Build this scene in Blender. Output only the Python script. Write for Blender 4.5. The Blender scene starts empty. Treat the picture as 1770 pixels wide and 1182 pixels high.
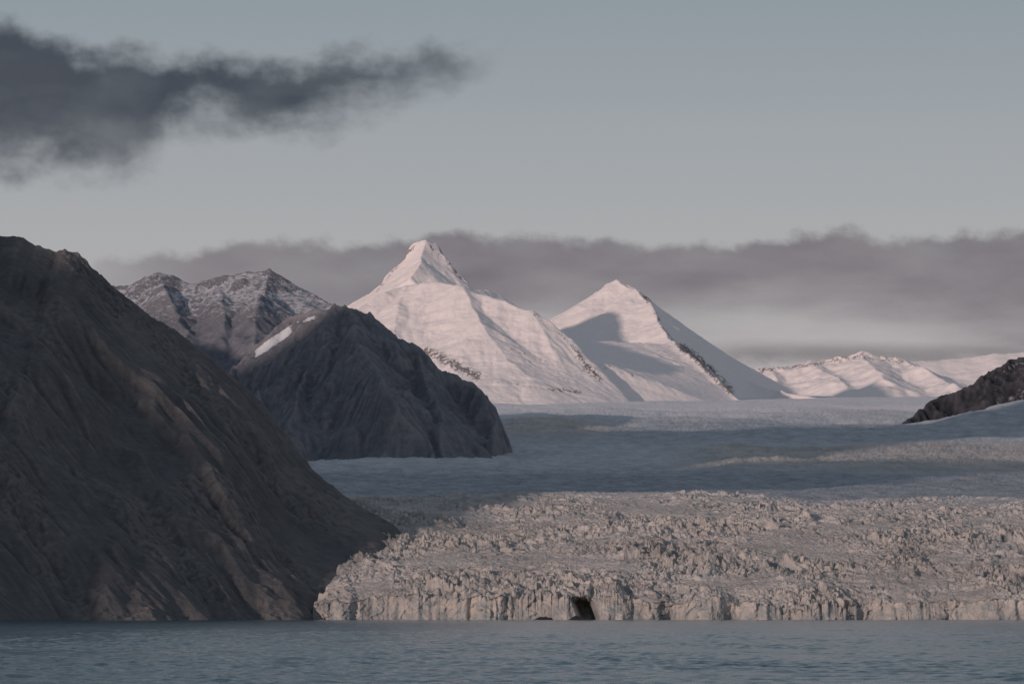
import bpy, math, numpy as np
from mathutils import Vector
F=7375.0; CH=8.0; CX=885.0; HR=1057.0
def W(px,row,D): return ((px-CX)/F*D, D, CH+(HR-row)/F*D)
def lin(c): return tuple(((v/255)/12.92 if v/255<=.04045 else ((v/255+.055)/1.055)**2.4) for v in c)+(1,)
scene=bpy.context.scene; col=scene.collection
# ---------- noise ----------
rng=np.random.RandomState(7)
PERM=rng.permutation(512); PERM=np.concatenate([PERM,PERM,PERM])
ANG=rng.rand(512)*2*np.pi; GX=np.cos(ANG).astype(np.float32); GY=np.sin(ANG).astype(np.float32)
def perlin(x,y,seed=0):
    x=x+seed*17.31; y=y-seed*9.73
    xi=np.floor(x).astype(np.int64); yi=np.floor(y).astype(np.int64)
    xf=(x-xi).astype(np.float32); yf=(y-yi).astype(np.float32)
    u=xf*xf*xf*(xf*(xf*6-15)+10); v=yf*yf*yf*(yf*(yf*6-15)+10)
    def g(ix,iy,dx,dy):
        h=PERM[PERM[ix&511]+(iy&511)]
        return GX[h]*dx+GY[h]*dy
    a=g(xi,yi,xf,yf); b=g(xi+1,yi,xf-1,yf); c=g(xi,yi+1,xf,yf-1); d=g(xi+1,yi+1,xf-1,yf-1)
    return ((a+u*(b-a))*(1-v)+(c+u*(d-c))*v)*1.5
def fbm(x,y,o=4,seed=0,gain=.5):
    s=0;a=1.0;f=1.0
    for i in range(o):
        s=s+a*perlin(x*f,y*f,seed+i*3); a*=gain; f*=2.03
    return s
def ridged(x,y,o=4,seed=0,gain=.5):
    s=0;a=1.0;f=1.0;n=0
    for i in range(o):
        s=s+a*(1-2*np.abs(perlin(x*f,y*f,seed+i*3))); n+=a; a*=gain; f*=2.07
    return s/n
def sst(a,b,x):
    t=np.clip((x-a)/(b-a),0,1); return t*t*(3-2*t)
def smin(a,b,k): 
    return np.minimum(a,b)-k*np.log1p(np.exp(-np.abs(a-b)/k))
def smax(a,b,k): 
    return np.maximum(a,b)+k*np.log1p(np.exp(-np.abs(a-b)/k))
def voronoi(x,y,seed=0):
    xi=np.floor(x).astype(np.int64); yi=np.floor(y).astype(np.int64)
    f1=np.full(x.shape,9.0,np.float32); f2=f1.copy(); cr=np.zeros(x.shape,np.float32)
    R=np.random.RandomState(seed+50).rand(3,512).astype(np.float32)
    for dx in(-1,0,1):
        for dy in(-1,0,1):
            cx=xi+dx; cy=yi+dy
            h=PERM[PERM[cx&511]+(cy&511)]
            d=np.hypot(cx+R[0][h]-x,cy+R[1][h]-y).astype(np.float32)
            nf=d<f1
            f2=np.where(nf,f1,np.minimum(f2,d)); cr=np.where(nf,R[2][h],cr); f1=np.where(nf,d,f1)
    return f1,f2,cr
# ---------- droplet erosion ----------
def bil(H,fi,fj):
    n,m=H.shape
    i=np.clip(np.floor(fi).astype(np.int64),0,n-2); j=np.clip(np.floor(fj).astype(np.int64),0,m-2)
    a=np.clip(fi-i,0,1); b=np.clip(fj-j,0,1)
    return (H[i,j]*(1-b)+H[i,j+1]*b)*(1-a)+(H[i+1,j]*(1-b)+H[i+1,j+1]*b)*a
def erode(H,n,steps=70,batch=2500,seed=0,er=.06,cap=.9,dep=.08,inert=.3):
    H=H.copy(); R=np.random.RandomState(seed); nn,mm=H.shape; flat=H.ravel()
    for b in range(max(1,n//batch)):
        y=R.rand(batch)*(nn-3)+1; x=R.rand(batch)*(mm-3)+1
        dx=np.zeros(batch); dy=np.zeros(batch); sp=np.ones(batch); wa=np.ones(batch); sed=np.zeros(batch)
        for s in range(steps):
            i=y.astype(np.int64); j=x.astype(np.int64); a=y-i; c=x-j; k=i*mm+j
            h00=flat[k];h01=flat[k+1];h10=flat[k+mm];h11=flat[k+mm+1]
            gx=(h01-h00)*(1-a)+(h11-h10)*a; gy=(h10-h00)*(1-c)+(h11-h01)*c
            h=(h00*(1-c)+h01*c)*(1-a)+(h10*(1-c)+h11*c)*a
            dx=dx*inert-gx*(1-inert); dy=dy*inert-gy*(1-inert)
            L=np.hypot(dx,dy)+1e-6; dx/=L; dy/=L
            nx=x+dx; ny=y+dy
            ok=(nx>1)&(nx<mm-2)&(ny>1)&(ny<nn-2)
            if not ok.all():
                x,y,dx,dy,sp,wa,sed,nx,ny,h,k,a,c=[q[ok] for q in (x,y,dx,dy,sp,wa,sed,nx,ny,h,k,a,c)]
                if len(x)==0: break
            nh=bil(H,ny,nx); dh=nh-h
            C=np.maximum(-dh,.01)*sp*wa*cap
            up=dh>0
            amt=np.where(up,np.minimum(dh,sed),np.where(sed>C,(sed-C)*dep,-np.minimum((C-sed)*er,np.maximum(-dh,0)*.25)))
            sed=sed-amt
            for kk,w in((k,(1-a)*(1-c)),(k+1,(1-a)*c),(k+mm,a*(1-c)),(k+mm+1,a*c)):
                np.add.at(flat,kk,amt*w)
            sp=np.sqrt(np.clip(sp*sp-dh*1.0,0.05,6)); wa*=.985; x=nx;y=ny
    return H
def erode_region(xs,ys,Z,x0,x1,y0,y1,cell,n,steps=70,seed=0,strength=1.0,limit=30,**kw):
    ux=np.arange(x0,x1,cell); uy=np.arange(y0,y1,cell)
    fi=np.interp(uy,ys,np.arange(len(ys))); fj=np.interp(ux,xs,np.arange(len(xs)))
    FI,FJ=np.meshgrid(fi,fj,indexing='ij')
    H=bil(Z,FI,FJ).astype(np.float64)/cell
    E=erode(H,n,steps,seed=seed,**kw)
    D=np.clip((E-H)*cell,-limit,limit*.4)
    for _ in range(2):
        P=np.pad(D,1,mode='edge')
        D=.5*D+.125*(P[:-2,1:-1]+P[2:,1:-1]+P[1:-1,:-2]+P[1:-1,2:])
    wi=np.minimum(np.arange(len(uy)),np.arange(len(uy))[::-1])/12.0; wj=np.minimum(np.arange(len(ux)),np.arange(len(ux))[::-1])/12.0
    D*=np.clip(wi,0,1)[:,None]*np.clip(wj,0,1)[None]
    gi=(ys-y0)/cell; gj=(xs-x0)/cell
    mi=(gi>=0)&(gi<=len(uy)-1); mj=(gj>=0)&(gj<=len(ux)-1)
    GI,GJ=np.meshgrid(gi[mi],gj[mj],indexing='ij')
    Z=Z.copy(); Z[np.ix_(mi,mj)]+=bil(D,GI,GJ)*strength
    return Z
# ---------- mesh ----------
def grid_mesh(name,X,Y,Z,attrs=None,mat=None,keep=None,smooth=True):
    r,c=X.shape
    co=np.stack([X,Y,Z],-1).reshape(-1,3).astype(np.float32)
    idx=np.arange(r*c).reshape(r,c)
    q=np.stack([idx[:-1,:-1],idx[:-1,1:],idx[1:,1:],idx[1:,:-1]],-1).reshape(-1,4)
    used=None
    if keep is not None:
        k=keep.reshape(-1)
        q=q[(k[q]).any(axis=1)]
        used=np.unique(q); rm=np.zeros(r*c,np.int64); rm[used]=np.arange(len(used))
        q=rm[q]; co=co[used]
    me=bpy.data.meshes.new(name)
    me.vertices.add(len(co)); me.vertices.foreach_set('co',co.ravel())
    me.loops.add(q.size); me.loops.foreach_set('vertex_index',q.ravel().astype(np.int32))
    me.polygons.add(len(q)); me.polygons.foreach_set('loop_start',(np.arange(len(q))*4).astype(np.int32))
    try: me.polygons.foreach_set('loop_total',np.full(len(q),4,np.int32))
    except Exception: pass
    me.polygons.foreach_set('use_smooth',np.full(len(q),smooth))
    me.update(calc_edges=True)
    for k,v in (attrs or {}).items():
        a=me.attributes.new(k,'FLOAT','POINT'); vv=v.reshape(-1).astype(np.float32)
        if used is not None: vv=vv[used]
        a.data.foreach_set('value',vv)
    if mat: me.materials.append(mat)
    ob=bpy.data.objects.new(name,me); col.objects.link(ob)
    return ob
def tag(o,label,cat,kind='structure',group=None):
    o['label']=label; o['category']=cat
    if kind: o['kind']=kind
    if group: o['group']=group
# ---------- materials ----------
class NT:
    def __init__(s,name):
        s.m=bpy.data.materials.new(name); s.m.use_nodes=True; s.t=s.m.node_tree; s.t.nodes.clear()
        s.out=s.n('ShaderNodeOutputMaterial')
    def n(s,t,**k):
        x=s.t.nodes.new(t)
        for a,b in k.items(): setattr(x,a,b)
        return x
    def l(s,a,b): s.t.links.new(a,b)
    def coord(s,scale=(1,1,1),rot=(0,0,0)):
        tc=s.n('ShaderNodeTexCoord'); mp=s.n('ShaderNodeMapping'); mp.inputs['Scale'].default_value=scale; mp.inputs['Rotation'].default_value=rot
        s.l(tc.outputs['Object'],mp.inputs['Vector']); return mp.outputs[0]
    def noise(s,vec,scale,detail=6,rough=.6):
        n=s.n('ShaderNodeTexNoise'); n.inputs['Scale'].default_value=scale; n.inputs['Detail'].default_value=detail; n.inputs['Roughness'].default_value=rough
        s.l(vec,n.inputs['Vector']); return n.outputs['Fac']
    def ramp(s,fac,stops):
        r=s.n('ShaderNodeValToRGB'); e=r.color_ramp.elements
        while len(e)<len(stops): e.new(.5)
        for i,(p,c) in enumerate(stops): e[i].position=p; e[i].color=c if len(c)==4 else tuple(c)+(1,)
        s.l(fac,r.inputs[0]); return r.outputs['Color']
    def mix(s,f,a,b,bt='MIX'):
        m=s.n('ShaderNodeMix',data_type='RGBA',blend_type=bt)
        for inp,v in((m.inputs[0],f),(m.inputs[6],a),(m.inputs[7],b)):
            if hasattr(v,'is_output'): s.l(v,inp)
            else: inp.default_value=v
        return m.outputs[2]
    def math(s,op,a,b=0.0,clamp=False):
        m=s.n('ShaderNodeMath',operation=op,use_clamp=clamp)
        for i,v in enumerate((a,b)):
            if isinstance(v,(int,float)): m.inputs[i].default_value=v
            else: s.l(v,m.inputs[i])
        return m.outputs[0]
    def attr(s,name):
        a=s.n('ShaderNodeAttribute',attribute_name=name); return a.outputs['Fac']
    def finish(s,colr,rough=.95,bump=None,dist=1.0,strength=1.0,spec=.1):
        b=s.n('ShaderNodeBsdfPrincipled'); b.inputs['Roughness'].default_value=rough; b.inputs['Specular IOR Level'].default_value=spec
        if isinstance(colr,tuple): b.inputs['Base Color'].default_value=colr
        else: s.l(colr,b.inputs['Base Color'])
        if bump is not None:
            bp=s.n('ShaderNodeBump'); bp.inputs['Distance'].default_value=dist; bp.inputs['Strength'].default_value=strength
            s.l(bump,bp.inputs['Height']); s.l(bp.outputs[0],b.inputs['Normal'])
        s.l(b.outputs[0],s.out.inputs[0]); return s.m
def rock_mat(name,dark,mid,light,snowc,scale=1.0,bd=3.0,snow_noise=.6,snow_bump=.25):
    t=NT(name); v=t.coord(); vs=t.coord(scale=(1,1,1.8))
    n1=t.noise(v,.012/scale,5,.6); n2=t.noise(vs,.07/scale,9,.7); n3=t.noise(v,.35/scale,6,.7)
    f=t.math('ADD',t.math('MULTIPLY',n1,.45),t.math('MULTIPLY',n2,.55))
    f=t.math('ADD',f,t.math('MULTIPLY',t.math('SUBTRACT',t.attr('curv'),0.5),.32),True)
    c=t.ramp(f,[(.33,dark),(.5,mid),(.68,light)])
    sn=t.attr('snow')
    sm=t.math('ADD',sn,t.math('MULTIPLY',t.math('SUBTRACT',t.math('ADD',t.math('MULTIPLY',n2,.5),t.math('MULTIPLY',n3,.5)),.5),snow_noise*4),False)
    mr=t.n('ShaderNodeMapRange',interpolation_type='SMOOTHSTEP'); mr.inputs['From Min'].default_value=.35; mr.inputs['From Max'].default_value=.7
    t.l(sm,mr.inputs['Value'])
    gate=t.math('MULTIPLY',mr.outputs[0],t.math('MULTIPLY',sn,6.0,True))
    sc=t.mix(n1,tuple(x*.93 for x in snowc[:3])+(1,),snowc)
    cc=t.mix(gate,c,sc)
    h=t.math('ADD',t.math('MULTIPLY',n2,1.0),t.math('MULTIPLY',n3,.35))
    inv=t.math('SUBTRACT',1.0,t.math('MULTIPLY',gate,1-snow_bump))
    return t.finish(cc,.95,t.math('MULTIPLY',h,inv),bd*scale)
m_near=rock_mat('dark_scree_rock',(.108,.102,.106,1),(.142,.134,.136,1),(.205,.188,.184,1),(.6,.6,.62,1),1.0,4.5)
m_black=rock_mat('black_rock',(.030,.030,.036,1),(.046,.046,.054,1),(.075,.073,.08,1),(.42,.42,.45,1),1.3,3)
m_mid=rock_mat('hazed_grey_rock',(.165,.166,.195,1),(.215,.212,.238,1),(.31,.292,.30,1),(.62,.62,.65,1),1.5,6)  # distance haze is put into these lighter, bluer rock colours
m_dust=rock_mat('dusted_rock',(.13,.132,.16,1),(.17,.172,.20,1),(.23,.225,.245,1),(.48,.475,.51,1),.8,4,.8)
m_snow=rock_mat('snow_and_rock',(.21,.18,.18,1),(.29,.25,.24,1),(.40,.345,.325,1),(.89,.785,.755,1),2.2,3.0,.4,.45)
# ---------- mountains ----------
gy_=np.array([4400,4460,4600,4850,5100,5400,6500,8000,10000,12000,13000,14000,17000,22000])
gr_=np.array([1038,1015,974,919,886,864,846,800,735,706,696,691,686,683])
gz_=CH+(HR-gr_)/F*gy_
def gz(y): return np.interp(y,gy_,gz_)
def curvature(Z,k=3):
    P=np.pad(Z,k,mode='edge')
    m=(P[:-2*k,k:-k]+P[2*k:,k:-k]+P[k:-k,:-2*k]+P[k:-k,2*k:])/4
    return Z-m
def grads(X,Y,Z):
    gy=np.gradient(Z,axis=0)/np.maximum(np.gradient(Y,axis=0),1e-3); gx=np.gradient(Z,axis=1)/np.maximum(np.gradient(X,axis=1),1e-3)
    return gx,gy
def ridge_mtn(X,Y,ridges,k=3.0,wl=60,amp=8,seed=0,warp=(8,45)):
    acc=None
    sc=wl*2.2
    Xw=X+fbm(X/sc,Y/sc,4,seed+60,.55)*warp[0]; Yw=Y+fbm(X/(sc*1.3),Y/(sc*1.3),4,seed+75,.55)*warp[1]
    for ri,R in enumerate(ridges):
        pts=[np.array(W(*p) if not R.get('w') else p,float) for p in R['p']]; arc=0
        sl,sr=R['s']; conc=R.get('c',0.0); a_=R.get('amp',amp)
        for i in range(len(pts)-1):
            a,b=pts[i],pts[i+1]; e=b[:2]-a[:2]; L=np.hypot(*e)
            t=((Xw-a[0])*e[0]+(Yw-a[1])*e[1])/(L*L); tc=np.clip(t,0,1)
            px=Xw-(a[0]+tc*e[0]); py=Yw-(a[1]+tc*e[1]); d=np.hypot(px,py)
            side=(e[0]*py-e[1]*px)/(L*(d+1e-3))
            s=np.where(side>0,sl,sr)*np.abs(side)+ (sl+sr)/2*(1-np.abs(side))
            dd=d if conc==0 else conc*(1-np.exp(-d/conc))*0.6+0.4*d
            A=arc+t*L
            rib=ridged(A/wl,d/(wl*5.0),3,seed+ri)
            h=a[2]+tc*(b[2]-a[2])-s*dd+(rib-.3)*a_*sst(0,wl*2.2,d)
            if acc is None: acc=h
            else:
                mx=np.maximum(acc,h); acc=mx+k*np.log1p(np.exp(-np.abs(acc-h)/k))*.999
            arc+=L
    return acc
def envelope(X,pts,D=None):
    P=np.array([W(p[0],p[1],D if D else p[2]) for p in pts]); return np.interp(X,P[:,0],P[:,2])
def axis(segs):
    out=[]
    for a,b,s in segs: out.append(np.arange(a,b,s))
    return np.concatenate(out+[[segs[-1][1]]])
# --- near left mountain
xs=axis([(-3600,-1000,20),(-1000,-680,4),(-680,-60,1.15)]); ys=axis([(2400,3950,14),(3950,5100,1.35),(5100,7800,18)])
X,Y=np.meshgrid(xs,ys)
sil=[(0,404,5000),(40,408,5000),(62,424,5000),(98,434,4998),(112,429,4997),(135,438,4996),(160,465,4994),(200,495,4992),(240,525,4990),(268,550,4987),(300,565,4984),(330,592,4980),(362,614,4975),(400,647,4970),(430,672,4965),(460,705,4958),(490,744,4950),(520,783,4940),(550,817,4925),(590,850,4905),(630,875,4885),(660,892,4865),(686,906,4850),(730,955,4830)]
sp=np.array([W(*p) for p in sil])
lx=np.array([-3600,-2600,-2100,-1700,-1300,-950,-750]); ly=np.array([4300,4400,4500,4600,4800,4950,5000]); lz=np.array([500,600,650,650,620,550,490])
rx=np.concatenate([lx,sp[:,0]]); ry=np.concatenate([ly,sp[:,1]]); rz=np.concatenate([lz,sp[:,2]])
YR=np.interp(X,rx,ry)+fbm(X/60,X*0+3,2,5)*14; ZR=np.interp(X,rx,rz)+ridged(X/34,X*0+5,3,6,.5)*1.6-2.5
d=YR-Y
gyf=np.interp(X,[-3600,-1500,-700,-480,-300,-206,-181,-150,-60],[.55,.55,.46,.41,.365,.31,.268,.25,.28])
front=ZR-gyf*np.maximum(d,0)-.9*np.maximum(-d,0)
shade_ridges=ridge_mtn(X,Y,[dict(p=[(-1450,3000,470),(-1450,3500,620),(-1450,4200,820),(-1350,4500,950),(-1450,4900,900)],s=(1.0,1.2),w=1),  # unseen summits left of frame, added to throw shadow bands on the glacier
     dict(p=[(-1850,5450,1250),(-1950,5600,1420),(-1900,5850,1450),(-1950,6000,1250)],s=(1.0,1.05),w=1)],6,120,25,900,(25,25))
front=np.maximum(front,shade_ridges*sst(-660,-760,X)-60*(1-sst(-660,-760,X)))
fan=42-.62*np.hypot(X+252,(Y-4450)*.6)+fbm(X/30,Y/30,3,14)*4
front=smax(front,fan,4)
u=X*.80+Y*.60; v=X*.6-Y*.8
att=(.05+.95*sst(10,200,np.abs(d)))*(1-.8*sst(-290,-170,X))
wu=fbm(X/340,Y/340,3,11,.5)*26
tri=lambda q: 1-2*np.abs(2*(q-np.floor(q+.5)))
w1=fbm(X/90,Y/120,4,25,.5)
r1=tri((u+wu)/250+.3*fbm(X/420,Y/420,2,23)+.03*w1)*14
r2=tri((u+wu*.9)/96+.4*fbm(X/170,Y/300,2,24)+.07*w1)*8*(.45+.9*np.clip(fbm(X/160,Y/160,3,33)+.4,0,1.2))
r3=tri((u+wu*.9)/37+.6*fbm(X/120,Y/240,2,26)+.12*w1)*3.4*(.3+.9*np.clip(fbm(X/90,Y/120,3,34)+.3,0,1.2))
n=r1+r2+r3+ridged((u+wu)/150,v/800,2,21,.4)*8
n+=ridged(X/80,Y/100,4,38,.5)*3.5
Z=front+n*att-3*att
Z=erode_region(xs,ys,Z,-760,-90,3960,5080,2.6,50000,100,3,1.0,11)
cg=sst(-.1,.5,fbm((u)/110,v/330,5,77,.6))
rough=.35+1.2*cg+.3*sst(120,0,np.abs(d))
b1,b2,bc=voronoi((X+fbm(X/30,Y/30,3,78)*12)/15,(Y+fbm(X/30,Y/30,3,79)*12)/20,9)
c1_,c2_,cc_=voronoi((X+fbm(X/14,Y/14,2,80)*5)/6,(Y+fbm(X/14,Y/14,2,81)*5)/8,19)
Z+=(ridged(X/32,Y/32,6,71,.66)*2.3+((bc-.5)*3.0*sst(0,.15,b2-b1)+(cc_-.5)*1.4)*np.clip(cg,0,1))*rough*(1-.5*sst(-290,-170,X))
Z-=24*sst(-214,-190,X)*sst(4450,4405,Y)
Z=np.where(Z<0,Z*0.5-.5,Z)
cv=curvature(Z,4)
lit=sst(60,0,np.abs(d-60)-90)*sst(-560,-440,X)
curv=np.clip(.5+cv/5+(cg-.4)*.25+lit*.35*np.clip(.3+fbm(X/50,Y/50,3,39),0,1),0,1)  # also carries a sunlit band painted just below the crest
ob=grid_mesh('dark_rocky_mountain',X,Y,Z,{'snow':np.zeros_like(X),'curv':curv},m_near)
tag(ob,'dark brown scree mountain slope with rocky ribs above the sea','mountain')
# --- dark middle mountain
xs=axis([(-2200,-560,14),(-560,90,2.0)]); ys=axis([(7700,9000,2.4),(9000,9500,12)])
X,Y=np.meshgrid(xs,ys)
Rm=[dict(p=[(400,640,8720),(430,612,8700),(470,580,8680),(505,552,8660),(530,544,8650),(545,538,8640),(580,535,8620),(603,534,8600),(622,543,8590),(640,547,8580),(652,564,8570),(665,575,8560),(678,580,8550),(692,602,8545),(715,606,8535),(738,614,8520),(752,638,8510),(775,652,8490),(800,656,8470),(826,676,8430),(840,700,8390),(848,725,8350),(860,755,8310),(866,790,8250)],s=(.9,.8)),
    dict(p=[(603,534,8600),(625,590,8420),(660,650,8280),(690,720,8130)],s=(.85,1.15)),
    dict(p=[(715,606,8535),(735,660,8380),(750,720,8220),(765,790,8080)],s=(.85,1.1)),
    dict(p=[(545,538,8640),(528,620,8480),(515,700,8300),(480,770,8120)],s=(1.0,.95)),
    dict(p=[(470,580,8680),(455,660,8480),(430,740,8250)],s=(1.0,.95)),
    dict(p=[(430,612,8700),(200,560,8500),(-200,420,8300),(-900,300,8200)],s=(.8,.7))]
Z=ridge_mtn(X,Y,Rm,1.5,115,26,100,(16,110))+6
xe=X+fbm(X/70,Y/70,4,150,.6)*6+np.maximum(8450-Y,0)*.14*sst(-120,0,X)
env=envelope(xe,[(380,690,8640),(400,650,8640),(430,614,8640),(448,598,8640),(480,572,8640),(500,553,8640),(513,543,8640),(530,546,8640),(545,540,8640),(560,543,8640),(582,534,8620),(608,534,8600),(622,544,8590),(640,547,8580),(650,560,8570),(668,575,8560),(684,581,8550),(690,597,8540),(702,605,8530),(722,606,8520),(734,613,8510),(742,625,8505),(762,650,8490),(780,652,8480),(800,656,8465),(820,668,8450),(830,676,8440),(840,689,8430),(852,706,8410),(862,726,8400),(872,753,8390),(880,769,8390),(886,810,8390),(900,900,8390)])
Z=smin(Z,np.where(X<-640,2000,env+5),1.5)
hg=Z-gz(Y); at=.12+.88*sst(0,110,hg)
Z+=(ridged(X/130,Y/130,5,120,.5)*12-7+ridged(X/48,Y/48,5,160,.6)*6)*at
Z=erode_region(xs,ys,Z,-600,80,7750,8950,4.0,30000,70,5,1.0,12)
b1,b2,bc=voronoi((X+fbm(X/40,Y/40,2,178)*14)/24,(Y+fbm(X/40,Y/40,2,179)*14)/30,9)
Z+=ridged(X/22,Y/22,4,141,.6)*2.6+(bc-.5)*7*sst(0,.2,b2-b1)*at
cv=curvature(Z,3); curv=np.clip(.5+cv/8,0,1)
PX=CX+F*X/Y; RW=HR-F*(Z-CH)/Y
sn=sst(0,8,13-np.abs(RW-(592-(PX-470)*.68)))*sst(434,446,PX)*sst(516,496,PX)*1.2+sst(0,8,8-np.abs(RW-(553-(PX-530)*.3)))*sst(508,516,PX)*sst(556,545,PX)*1.1
sn*=(.8+.4*fbm(X/25,Y/25,3,190))
ob=grid_mesh('grey_rocky_mountain',X,Y,Z,{'snow':np.clip(sn,0,1.3),'curv':curv},m_mid)
tag(ob,'steep haze-tinted blue-grey rock mountain rising from the glacier edge','mountain')
# --- snow dusted mountain behind
xs=axis([(-2600,-960,16),(-960,-200,2.4)]); ys=axis([(8700,9900,2.8),(9900,10500,14)])
X,Y=np.meshgrid(xs,ys)
Rm=[dict(p=[(-700,330,9700),(-200,420,9600),(100,470,9600),(215,497,9600),(250,482,9590),(280,476,9580),(300,482,9575),(322,491,9570),(350,490,9560),(372,487,9555),(392,482,9550),(432,472,9540),(470,469,9530),(486,480,9520),(500,494,9500),(540,518,9470),(575,533,9440),(640,600,9400),(720,700,9350)],s=(.7,.60)),
    dict(p=[(470,469,9530),(450,510,9330),(440,550,9150),(440,620,8900)],s=(.65,.6)),
    dict(p=[(280,476,9580),(300,530,9350),(330,580,9150)],s=(.6,.6)),
    dict(p=[(380,486,9555),(385,530,9350),(390,580,9100)],s=(.55,.55)),
    dict(p=[(540,518,9470),(530,560,9250),(500,600,9000)],s=(.5,.6))]
Z=ridge_mtn(X,Y,Rm,6.0,80,12,200,(10,60))
Z+=ridged(X/120,Y/120,5,220,.5)*9-5+ridged(X/40,Y/40,4,230,.6)*3
Z=erode_region(xs,ys,Z,-940,-220,8720,9880,5,12000,50,6,.8,8)
cv=curvature(Z,3); curv=np.clip(.5+cv/8,0,1)
RW=HR-F*(Z-CH)/Y; PX=CX+F*X/Y
gx,gy2=grads(X,Y,Z); steep=np.hypot(gx,gy2)
sn=.68-.25*sst(.7,1.2,steep)-.62*sst(510,610,RW)-np.clip(cv,-3,5)*.05
sn+=.25*sst(490,520,PX)*sst(570,545,RW)*sst(525,540,RW)
ob=grid_mesh('snow_dusted_mountain',X,Y,Z,{'snow':np.clip(sn,0,1.2),'curv':curv},m_dust)
tag(ob,'rock mountain dusted with thin snow along its crest','mountain')
# --- snowy peaks
def snowy(name,xs,ys,R,k,wl,amp,seed,label,rockfn,det=5,er=0,warp=(8,60),envf=None,fill=None):
    X,Y=np.meshgrid(xs,ys)
    Z=ridge_mtn(X,Y,R,k,wl,amp,seed,warp)
    if fill: Z=smax(Z,fill(X,Y),6)
    if envf: Z=smin(Z,envf(X+fbm(X/60,Y/60,3,seed+45)*5,Y),3)+1
    hg=Z-gz(Y); ah=.15+.85*sst(0,120,hg)
    Z+=((ridged(X/150,Y/150,5,seed+20,.5)-.4)*det+ridged(X/62,Y/62,4,seed+24,.55)*1.6)*ah
    if er: Z=erode_region(xs,ys,Z,xs[0]+10,xs[-1]-10,ys[0]+10,ys[-1]-10,7,er,50,seed,1.0,7)
    Z+=perlin(X/16,Y/16,seed+31)*.6+ridged(X/30,Y/30,3,seed+34)*.9
    Z=smax(Z,gz(Y)-6,9)-6*sst(60,0,hg)
    cv=curvature(Z,3); gx,gy2=grads(X,Y,Z)
    PX=CX+F*X/Y; RW=HR-F*(Z-CH)/Y
    sn=1.22-.35*sst(.9,1.5,np.hypot(gx,gy2))-np.clip(cv,0,6)*.05-rockfn(PX,RW,X,Y)*(.22+.95*ridged(X/17,Y/30,5,seed+90,.7))
    ob=grid_mesh(name,X,Y,Z,{'snow':np.clip(sn,0.08,1.3),'curv':np.clip(.5+cv/10,0,1)},m_snow)
    tag(ob,label,'mountain'); return ob
def near_line(PX,RW,pts,w):
    m=np.zeros_like(PX)
    for (a,b),(c,d_) in zip(pts[:-1],pts[1:]):
        ex,ey=c-a,d_-b; t=np.clip(((PX-a)*ex+(RW-b)*ey)/(ex*ex+ey*ey),0,1)
        m=np.maximum(m,1-np.clip(np.hypot(PX-a-t*ex,RW-b-t*ey)/w,0,1))
    return m
R1=[dict(p=[(520,590,14160),(560,562,14160),(605,533,14160),(640,516,14160),(662,492,14160),(680,468,14160),(698,454,14160),(708,432,14160),(718,421,14160),(735,417,14160),(754,424,14170),(764,440,14180),(780,462,14190),(802,486,14210),(830,530,14260),(900,600,14360)],s=(1.1,.95),c=600),
    dict(p=[(735,417,14160),(728,455,13980),(705,488,13800),(745,481,13700),(800,495,13600),(860,518,13520),(920,541,13440),(950,560,13400),(985,592,13340),(1012,628,13280),(1045,664,13220),(1070,690,13180)],s=(.8,.72),c=800),
    dict(p=[(705,488,13800),(660,505,13650),(610,540,13550)],s=(.7,.9),c=700),
    dict(p=[(705,488,13800),(690,530,13550),(680,580,13350),(700,640,13100)],s=(.6,.6),c=700),
    dict(p=[(800,495,13600),(830,560,13300),(880,630,13050),(930,672,12900)],s=(.6,.55),c=700),
    dict(p=[(920,541,13440),(960,620,13200),(1000,680,13000)],s=(.6,.6),c=600),
    dict(p=[(735,590,13350),(750,620,13150),(790,650,12950)],s=(.7,.7))]
f1=lambda PX,RW,X,Y: .78*near_line(PX,RW,[(925,545),(950,562),(985,592),(1012,628),(1042,662)],15)+1.2*near_line(PX,RW,[(735,605),(780,628),(825,650)],24)+.85*near_line(PX,RW,[(742,424),(775,455),(802,488)],13)+.85*near_line(PX,RW,[(650,505),(690,455),(715,425)],11)+.8*near_line(PX,RW,[(860,660),(930,671),(1000,678)],10)+.68*near_line(PX,RW,[(880,600),(1000,650)],50)
def e1(X,Y):
    a=envelope(X,[(400,640),(520,595),(575,552),(605,532),(640,515),(655,502),(668,480),(684,464),(698,452),(706,434),(716,421),(737,417),(754,422),(764,438),(774,454),(785,466),(803,486),(815,505),(2000,505)],14160)
    b=envelope(X,[(400,650),(520,600),(575,556),(605,534),(650,508),(680,494),(700,487),(745,481),(800,495),(860,519),(922,543),(950,560),(985,590),(1012,626),(1045,662),(1080,700),(1120,760)],13550)
    w=sst(13800,13900,Y); return a*w+b*(1-w)
snowy('snowy_peak',axis([(-860,520,3.4)]),axis([(12350,14500,4.0)]),R1,10,110,5,300,'tall snow-covered peak with a broad shoulder above the glacier',f1,6,14000,(8,20),e1)
R2=[dict(p=[(900,610,15450),(965,560,15400),(1000,534,15350),(1030,508,15300),(1050,492,15260),(1067,487,15250),(1090,496,15230),(1108,506,15210),(1122,520,15190),(1142,550,15150),(1165,572,15110),(1205,602,15050),(1262,646,14950),(1300,664,14850),(1350,676,14700),(1430,688,14500)],s=(.8,.95),c=600,amp=3),
    dict(p=[(1067,487,15250),(1100,502,15150),(1122,522,15050),(1140,560,14850),(1165,592,14550),(1200,618,14250),(1238,655,13950),(1285,695,13600)],s=(1.0,.62),c=700,amp=4)]
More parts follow.
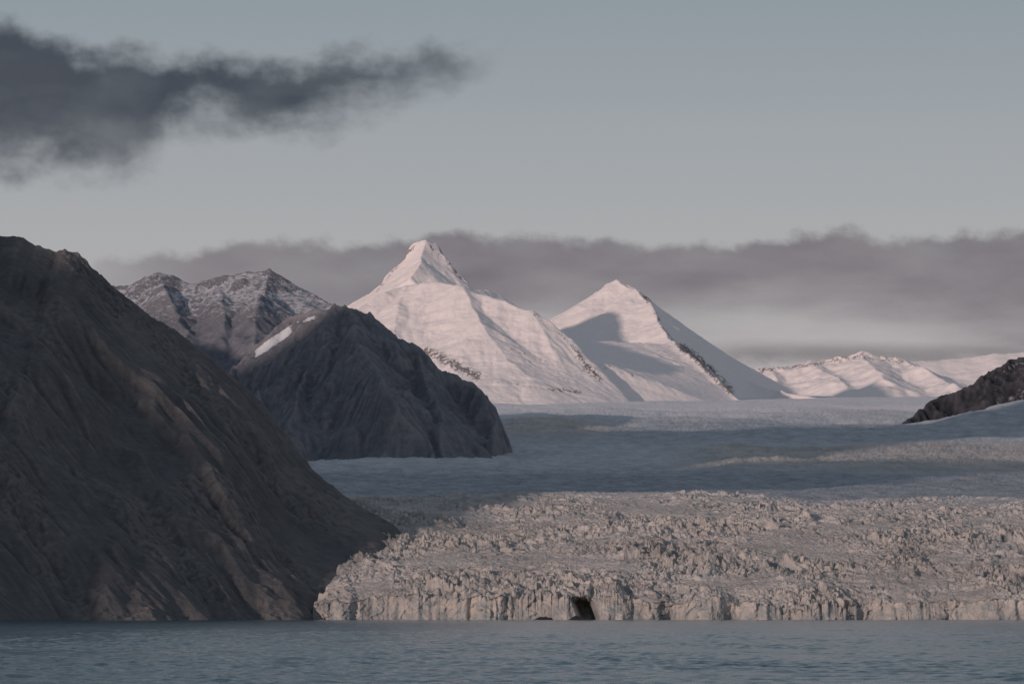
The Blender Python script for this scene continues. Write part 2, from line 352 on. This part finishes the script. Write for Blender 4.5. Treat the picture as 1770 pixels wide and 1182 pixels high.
f2=lambda PX,RW,X,Y: .72*near_line(PX,RW,[(1118,520),(1142,562),(1168,594),(1202,620),(1238,658),(1280,692)],15)+.7*near_line(PX,RW,[(1185,600),(1230,635),(1262,668)],20)+.8*near_line(PX,RW,[(1040,632),(1110,652)],14)+.6*near_line(PX,RW,[(1090,496),(1120,518)],9)
def fill2(X,Y):
    yw=[13100,13180,13280,13340,13440,14000,14420,14700,15200]
    xW=np.interp(Y,yw,[400,330,229,181,64,64,64,64,64]); zW=np.interp(Y,yw,[632,674,758,822,872,918,945,928,850])
    ye=[13100,13600,13950,14250,14550,14900]
    xE=np.interp(Y,ye,[800,737,668,608,552,500]); zE=np.interp(Y,ye,[560,668,760,835,918,900])
    u=(X-xW)/(xE-xW); uc=np.clip(u,0,1)
    return zW*(1-uc)+zE*uc-.7*np.maximum(xW-X,0)-.75*np.maximum(X-xE,0)
snowy('snowy_pyramid_peak',axis([(0,1150,3.6)]),axis([(13000,15800,4.4)]),R2,9,130,4,400,'pointed snow pyramid with a rocky dark edge beside the glacier',f2,6,12000,(8,30),None,fill2)
R3=[dict(p=[(1180,652,17400),(1280,643,17400),(1330,638,17400),(1400,625,17400),(1450,617,17400),(1490,611,17400),(1550,619,17380),(1580,633,17350),(1640,654,17300),(1690,670,17250)],s=(.6,.5),c=700)]+[
    dict(p=[(a,b,17400),(a+dx_,b+45,16700)],s=(.45,.45),c=600) for a,b,dx_ in((1330,638,30),(1400,625,70),(1490,611,40),(1560,622,90))]
f3=lambda PX,RW,X,Y: .85*near_line(PX,RW,[(1280,645),(1400,630),(1490,616),(1560,626)],12)+.12
snowy('snowy_ridge',axis([(600,2150,5)]),axis([(15900,17900,6)]),R3,9,130,8,500,'low snow-covered ridge with a rocky crest',f3,8,8000,(12,90))
R4=[dict(p=[(1450,650,21000),(1570,626,21000),(1650,621,21000),(1720,612,21000),(1800,606,21000),(2100,590,21000)],s=(.5,.38),c=1500)]
snowy('distant_snow_plateau',axis([(1400,3800,12)]),axis([(18500,21500,14)]),R4,6,200,6,600,'smooth distant snow plateau',lambda a,b,c,d:0*a,6)
# right rocky spur
xs=axis([(860,1360,2.2),(1360,2100,10)]); ys=axis([(9500,10900,3.2)])
X,Y=np.meshgrid(xs,ys)
R5=[dict(p=[(2300,540,10700),(1900,575,10600),(1770,615,10500),(1745,620,10490),(1722,634,10470),(1705,643,10460),(1692,660,10450),(1670,668,10430),(1650,677,10410),(1630,683,10400),(1612,692,10380),(1585,707,10350),(1566,722,10320)],s=(.7,1.35)),
    dict(p=[(1722,634,10470),(1705,674,10370)],s=(.9,.9))]
Z=ridge_mtn(X,Y,R5,1.5,45,6,700,(10,45))+ridged(X/55,Y/55,6,720,.6)*6-5
b1,b2,bc=voronoi(X/16,Y/20,9); Z+=(bc-.5)*3*sst(0,.2,b2-b1)
cv=curvature(Z,3); PX=CX+F*X/Y; RW=HR-F*(Z-CH)/Y
sn=.50*sst(1650,1740,PX)*sst(1.0,-1.5,cv)*sst(-.2,.4,fbm(X/50,Y/50,3,730)+.2)
ob=grid_mesh('black_rock_spur',X,Y,Z,{'snow':np.clip(sn,0,1.2),'curv':np.clip(.5+cv/8,0,1)},m_black)
tag(ob,'black rocky spur jutting onto the snowy glacier','mountain')
# ---------- glacier ----------
NC=1500
cu=np.linspace(0,1,NC)
yt=axis([(0,1050,1.15)]); yt=np.concatenate([yt[:-1],1050*np.exp(np.linspace(0,math.log(17),480))])
NW=36
U,T=np.meshgrid(cu,yt)
D0=4400+T
pl=np.interp(D0,[4400,4450,4520,4620,4700,4850,5000,8000,22000],[534,548,562,582,602,630,480,-200,-300]); pr=np.interp(D0,[4400,8000,22000],[1950,2150,2400])
PXg=pl+(pr-pl)*U
X=(PXg-CX)/F*D0
fr=fbm(X/150,X*0+1.5,3,801)*34+ridged(X/34,X*0+7,3,802)*9+perlin(X/8,X*0+2,803)*2.5
Y=4400+T+fr*np.exp(-T/200)
Z=gz(Y-fr*np.exp(-T/200)*.6)
Z=Z+fbm(X/350,Y/500,3,810)*np.interp(T,[0,600,1500,6000,8000,9500],[5,9,8,14,7,5])
Z=Z+62*sst(1560,1860,PXg)*sst(9500,10300,D0)*sst(13500,10700,D0)
Z=Z+fbm(X/70,X*0+4,3,808)*5*np.exp(-T/60)
Z=Z-14*np.exp(-np.maximum(PXg-pl,0)/45)*sst(5300,5000,D0)-40*sst(.006,0,U)*sst(5300,5000,D0)
wy=fbm(X/90,Y/90,5,820,.55)*30+X*.12; wx=fbm(X/55,Y/55,4,830,.55)*13
ba=ridged(X/100,(Y+wy)/36,2,851,.45)
bb=ridged((X+wx)/24,(Y+wy*.7)/12,4,852,.55)
f1_,f2_,c1=voronoi((X+wx)/12,(Y+wy)/8.5,1)
g1,g2,c2=voronoi((X+wx)/4.8,(Y+wy)/4.8,2)
lc=np.exp(-np.abs(perlin((X+wx*.5)/130,(Y+wy)/22,890))*13)+.45*np.exp(-np.abs(perlin((X+wy*.5)/26,(Y+wx)/110,893))*13)
amp=np.interp(T,[0,120,600,1000,1350],[.60,.74,.68,.36,.06])
mar=fbm(X/150,Y/150,5,840,.6)
amp=amp*np.clip(.85+mar*1.15,.25,1.7)
patch=sst(8900,8550,D0)*sst(7200,7700,D0)*sst(1100,1300,PXg)*.6+np.exp(-((D0-9800)/600)**2)*sst(1120,960,PXg)*.85+.25*np.exp(-((D0-11300)/300)**2)*sst(1400,1500,PXg)*sst(1600,1540,PXg)
ser=np.clip(ba,-.4,1)*9+np.clip(bb,-.5,1)*7.0+(c1-.5)*6.0*sst(0,.2,f2_-f1_)-4.0*np.exp(-(f2_-f1_)*9)+(c2-.5)*2.6-1.4*np.exp(-(g2-g1)*7)-6*lc-3
Z=Z+ser*amp
trans=ridged(X/90+wx*.02,(Y+wy)/34,5,860,.65)+.5*ridged(X/40,Y/14,2,861)
fl=sst(900,1600,T)*np.interp(T,[0,6500,8200],[1,1,.35])
Z=Z+patch*trans*10+fl*(fbm(X/40,Y/70,3,870)*1.3+ridged(X/80,(Y+wy)/44,5,872,.68)*4.0)
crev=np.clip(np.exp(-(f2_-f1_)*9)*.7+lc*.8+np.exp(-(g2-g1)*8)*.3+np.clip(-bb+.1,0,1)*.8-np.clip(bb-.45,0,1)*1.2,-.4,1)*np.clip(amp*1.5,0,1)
top=np.maximum(Z[0]+1,5); x0=X[0]; y0=Y[0]
s=np.linspace(0,1,NW+1)[:-1][:,None]
zw=-3+(top[None]+3)*s
xw=np.repeat(x0[None],NW,0)
cw1,cw2,cwr=voronoi(xw/9+fbm(xw/22,zw/18,3,883)*1.2,zw/12+fbm(xw/25,zw/20,3,886)*1.0,5)
yw=y0[None]-(1-s)*(12+14*fbm(xw/40,xw*0+3,3,884))+ridged(xw/24,zw/34,5,880,.6)*4.0+(cwr-.5)*3.0+fbm(xw/5,zw/6,3,890)*1.0-1.0
pxw=CX+F*x0/4400
ca=np.exp(-((pxw[None]-1012+(zw-10)*.6)/15)**4)*sst(24,17,zw)
yw=yw+ca*50
X=np.vstack([xw,X]);Y=np.vstack([yw,Y]);Z=np.vstack([zw,Z])
crev=np.vstack([np.clip(.5-.4*s+np.exp(-(cw2-cw1)*8)*.4+fbm(xw/14,zw/14,4,895)*.55,0,1.2),crev])
ice=np.vstack([np.ones_like(xw),np.interp(T+np.interp(PXg,[900,1770],[0,260])+fbm(PXg/90,T/200,3,897)*60,[0,600,1000,1300],[1,1,.75,0])])
ice[NW:]=np.maximum(ice[NW:],np.clip(patch*1.5,0,.85))
blue=np.vstack([np.zeros_like(xw),sst(4950,5500,D0+np.interp(PXg,[700,1770],[-500,0]))*sst(8000,7000,D0)+sst(8700,9100,D0)*sst(10400,9900,D0)*.5])  # painted shade bands: darker bluish colour where cast shadow should lie
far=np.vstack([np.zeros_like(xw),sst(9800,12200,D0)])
t=NT('glacier_ice'); v=t.coord(); vs=t.coord(scale=(1,1,.35)); vh=t.coord(scale=(1,.5,1))
n1=t.noise(v,.010,5); n2=t.noise(v,.06,8,.7); n3=t.noise(vs,.5,7,.7); n4=t.noise(vh,.03,8,.72)
dirty=t.ramp(t.math('ADD',t.math('MULTIPLY',n1,.5),t.math('MULTIPLY',n2,.5)),[(.38,(.34,.30,.28,1)),(.5,(.51,.455,.42,1)),(.62,(.65,.585,.545,1))])
dirty=t.mix(t.math('MULTIPLY',n3,.35),dirty,(.50,.45,.42,1))
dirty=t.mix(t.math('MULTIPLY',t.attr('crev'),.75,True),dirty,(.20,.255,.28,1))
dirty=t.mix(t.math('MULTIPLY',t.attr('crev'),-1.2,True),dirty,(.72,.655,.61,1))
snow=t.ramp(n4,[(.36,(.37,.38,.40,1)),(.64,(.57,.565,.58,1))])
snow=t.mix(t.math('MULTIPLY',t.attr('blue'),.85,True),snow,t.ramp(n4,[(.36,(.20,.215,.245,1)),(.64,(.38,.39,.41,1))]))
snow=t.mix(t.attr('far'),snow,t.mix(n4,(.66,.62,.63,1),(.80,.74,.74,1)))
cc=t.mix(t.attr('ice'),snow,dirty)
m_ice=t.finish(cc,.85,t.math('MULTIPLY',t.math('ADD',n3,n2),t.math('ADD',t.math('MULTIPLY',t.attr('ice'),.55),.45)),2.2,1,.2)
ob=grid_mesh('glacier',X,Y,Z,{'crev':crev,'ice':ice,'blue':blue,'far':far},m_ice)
tag(ob,'wide crevassed glacier with jagged ice cliff ending in the sea','glacier')
# ---------- sea (real wind waves) ----------
yy=np.concatenate([np.linspace(-3000,380,8),400*np.exp(np.linspace(0,math.log(4700/400),1200)),np.linspace(5200,60000,10)])
uu=np.concatenate([[-12,-6,-2,-.6,-.3],np.linspace(-.16,.16,900),[.3,.6,2,6,12]])
U,Y=np.meshgrid(uu,yy); X=U*np.maximum(Y,380)
inn=((np.abs(U)<.165)&(Y>395)&(Y<4750)).astype(float)
fade=np.clip(1500/Y,.25,1)
ww=fbm(X/60,Y/90,2,977)*6
Z=(perlin((X+Y*.2+ww)/12,(Y+ww)/6.5,971)*.28+perlin((X+Y*.15)/5,(Y+ww)/3.2,972)*.26+perlin(X/2.0,Y/1.7,973)*.13*fade)*(.85+.6*fbm(X/50,Y/200,3,975))
Z=Z*inn*fade
t=NT('sea_water'); v=t.coord(scale=(1,.5,1)); v2=t.coord(scale=(1,.25,1))
a=t.noise(v,.9,4,.6); b=t.noise(v2,.12,8,.8)
colw=t.ramp(b,[(.40,(.006,.040,.066,1)),(.60,(.040,.106,.144,1))])  # ripple light and dark painted into the water colour
m_sea=t.finish(colw,.12,a,.25,1.0,.07)
ob=grid_mesh('sea',X,Y,Z,{},m_sea); tag(ob,'calm rippled grey-blue sea water','sea')
# ---------- sea rocks ----------
t=NT('wet_rock'); v=t.coord(); n=t.noise(v,.6,6); m_wr=t.finish(t.ramp(n,[(.3,(.015,.014,.013,1)),(.7,(.05,.045,.04,1))]),.7,n,.6)
def rock(px,D,w,h,dp,seed,label):
    A,B=np.meshgrid(np.linspace(-1,1,60),np.linspace(-1,1,30))
    r=np.hypot(A,B); prof=np.clip(1-r**2.2,-.3,1)
    z=prof*h*(.75+.6*fbm(A*2.5,B*2+seed,4,seed))-.4
    o=grid_mesh('rock',A*w/2+0*A,B*dp/2,z,{},m_wr)
    x,y,_=W(px,1000,D); o.location=(x,y,0); tag(o,label,'rock',None)
rock(940,4290,22,3.6,10,3,'flat dark wet rock in the sea below the ice cliff')
rock(1006,4300,27,5.0,12,9,'humped dark wet rock at the mouth of an ice cave')
# ---------- clouds ----------
def cloud(name,D,pr,rr,step,fn,c0,c1,label):
    px=np.arange(pr[0],pr[1],step); rw=np.arange(rr[0],rr[1],step)
    P,Rw=np.meshgrid(px,rw)
    al=np.clip(fn(P,Rw),0,1)
    X=(P-CX)/F*D; Z=CH+(HR-Rw)/F*D
    t=NT(name+'_vapour'); v=t.coord(scale=(1,1,2.0))
    n=t.noise(v,.0011*24000/D,5,.5)
    mr=t.n('ShaderNodeMapRange'); mr.inputs['From Min'].default_value=.35; mr.inputs['From Max'].default_value=.65; t.l(n,mr.inputs['Value'])
    di=t.n('ShaderNodeBsdfDiffuse'); t.l(t.mix(mr.outputs[0],c0,c1),di.inputs[0])
    tr=t.n('ShaderNodeBsdfTransparent'); mx=t.n('ShaderNodeMixShader')
    t.l(t.attr('cover'),mx.inputs[0]); t.l(tr.outputs[0],mx.inputs[1]); t.l(di.outputs[0],mx.inputs[2]); t.l(mx.outputs[0],t.out.inputs[0])
    ob=grid_mesh(name,X,X*0+D,Z,{'cover':al},t.m,keep=al>.01); tag(ob,label,'cloud')
def dark_fn(P,R):
    Rs=R+P*.03
    w=fbm(P/105,Rs/72,6,901,.58)*20; w2=fbm(P/115,Rs/76,6,905,.58)*28
    top=np.interp(P,[-300,-100,0,100,170,250,350,450,520,560,600,660,700,740,790,840,890],[10,28,38,58,84,94,92,94,106,96,84,84,90,76,88,80,82])
    bot=np.interp(P,[-300,0,60,120,180,215,250,290,330,380,430,480,540,600,650,720,790,840,890],[305,312,310,310,325,335,310,245,228,226,246,256,238,210,194,178,156,120,100])
    a=sst(-16,46,R-top+w)*sst(-24,88,bot-R+w2)
    a*=np.interp(P,[-300,0,500,650,800,890],[.98,.98,.98,.9,.65,.06])
    thin=1-.18*sst(180,250,R+w)*sst(100,200,P+w)*sst(480,300,P)
    st=.97+.10*fbm(P/150,Rs/90,5,930)
    return a*thin*np.clip(st,.6,1)
cloud('dark_cloud',24000,(-300,960),(0,410),2.5,dark_fn,(.066,.095,.127,1),(.082,.110,.143,1),'dark ragged slate cloud drifting in a pale sky')
def bank_fn(P,R):
    w=fbm(P/80,R/55,6,911,.58)*12; w2=fbm(P/260,R/60,5,915,.5)*24
    top=np.interp(P,[-300,160,300,450,560,700,800,880,950,1100,1270,1340,1400,1460,1490,1530,1620,1700,1800,2300],[520,446,432,415,418,408,402,408,410,416,418,404,396,386,392,408,402,394,400,380])
    bot=np.interp(P,[-300,160,700,960,1100,1300,1450,1600,1800,2300],[600,600,620,585,578,570,578,602,640,670])
    a=sst(-6,20,R-top+w)*sst(-30,120,bot-R+w2)
    b=sst(0,40,R-575+w2*.4)*sst(0,40,650-R+w)*sst(1100,1330,P)*.5
    thick=.80+.14*fbm(P/200,R/70,5,918,.5)
    return np.maximum(a*np.clip(thick,.55,.93),b)*np.interp(P,[-300,150,330,700,2300],[.2,.35,.8,1,1])
cloud('cloud_bank',30000,(-100,2100),(370,690),3,bank_fn,(.222,.232,.278,1),(.250,.258,.300,1),'long flat mauve-grey cloud bank lying behind the peaks')
# ---------- world, sun ----------
az=math.radians(36); el=math.radians(9.2)
S=Vector((-math.sin(az)*math.cos(el),-math.cos(az)*math.cos(el),math.sin(el)))
w=bpy.data.worlds.new('World'); scene.world=w; w.use_nodes=True; nt=w.node_tree; nt.nodes.clear()
N=nt.nodes.new; L=nt.links.new
sky=N('ShaderNodeTexSky'); sky.sky_type='NISHITA'; sky.sun_disc=False; sky.sun_elevation=el; sky.sun_rotation=math.atan2(S.x,S.y)
tc=N('ShaderNodeTexCoord'); sx=N('ShaderNodeSeparateXYZ'); L(tc.outputs['Generated'],sx.inputs[0])
rp=N('ShaderNodeValToRGB'); L(sx.outputs['Z'],rp.inputs[0]); e=rp.color_ramp.elements
st=[(0,(180,168,171)),(.055,(178,171,173)),(.085,(170,170,173)),(.112,(158,163,168)),(.145,(141,151,159)),(.3,(128,140,152)),(1,(115,127,143))]
while len(e)<len(st): e.new(.5)
for i,(p,c) in enumerate(st): e[i].position=p; e[i].color=lin(c)
m1=N('ShaderNodeMix'); m1.data_type='RGBA'; m1.blend_type='MULTIPLY'; m1.inputs[0].default_value=1; L(sky.outputs[0],m1.inputs[6]); m1.inputs[7].default_value=(.07,.07,.07,1)
m2=N('ShaderNodeMix'); m2.data_type='RGBA'; m2.inputs[0].default_value=.94; L(m1.outputs[2],m2.inputs[6]); L(rp.outputs[0],m2.inputs[7])
bg=N('ShaderNodeBackground'); L(m2.outputs[2],bg.inputs[0]); bg.inputs[1].default_value=1.02
wo=N('ShaderNodeOutputWorld'); L(bg.outputs[0],wo.inputs[0])
sd=bpy.data.lights.new('sun','SUN'); sd.energy=2.35; sd.angle=math.radians(1.3); sd.color=(1,.79,.70)
so=bpy.data.objects.new('sun',sd); so.rotation_euler=S.to_track_quat('Z','Y').to_euler(); col.objects.link(so)
# ---------- camera ----------
cd=bpy.data.cameras.new('camera'); cd.lens=150; cd.sensor_width=36; cd.shift_y=(HR-591)/1770; cd.clip_start=1; cd.clip_end=120000
co=bpy.data.objects.new('camera',cd); co.location=(0,0,CH); co.rotation_euler=(math.radians(90),0,0); col.objects.link(co)
scene.camera=co
scene.view_settings.view_transform='Standard'
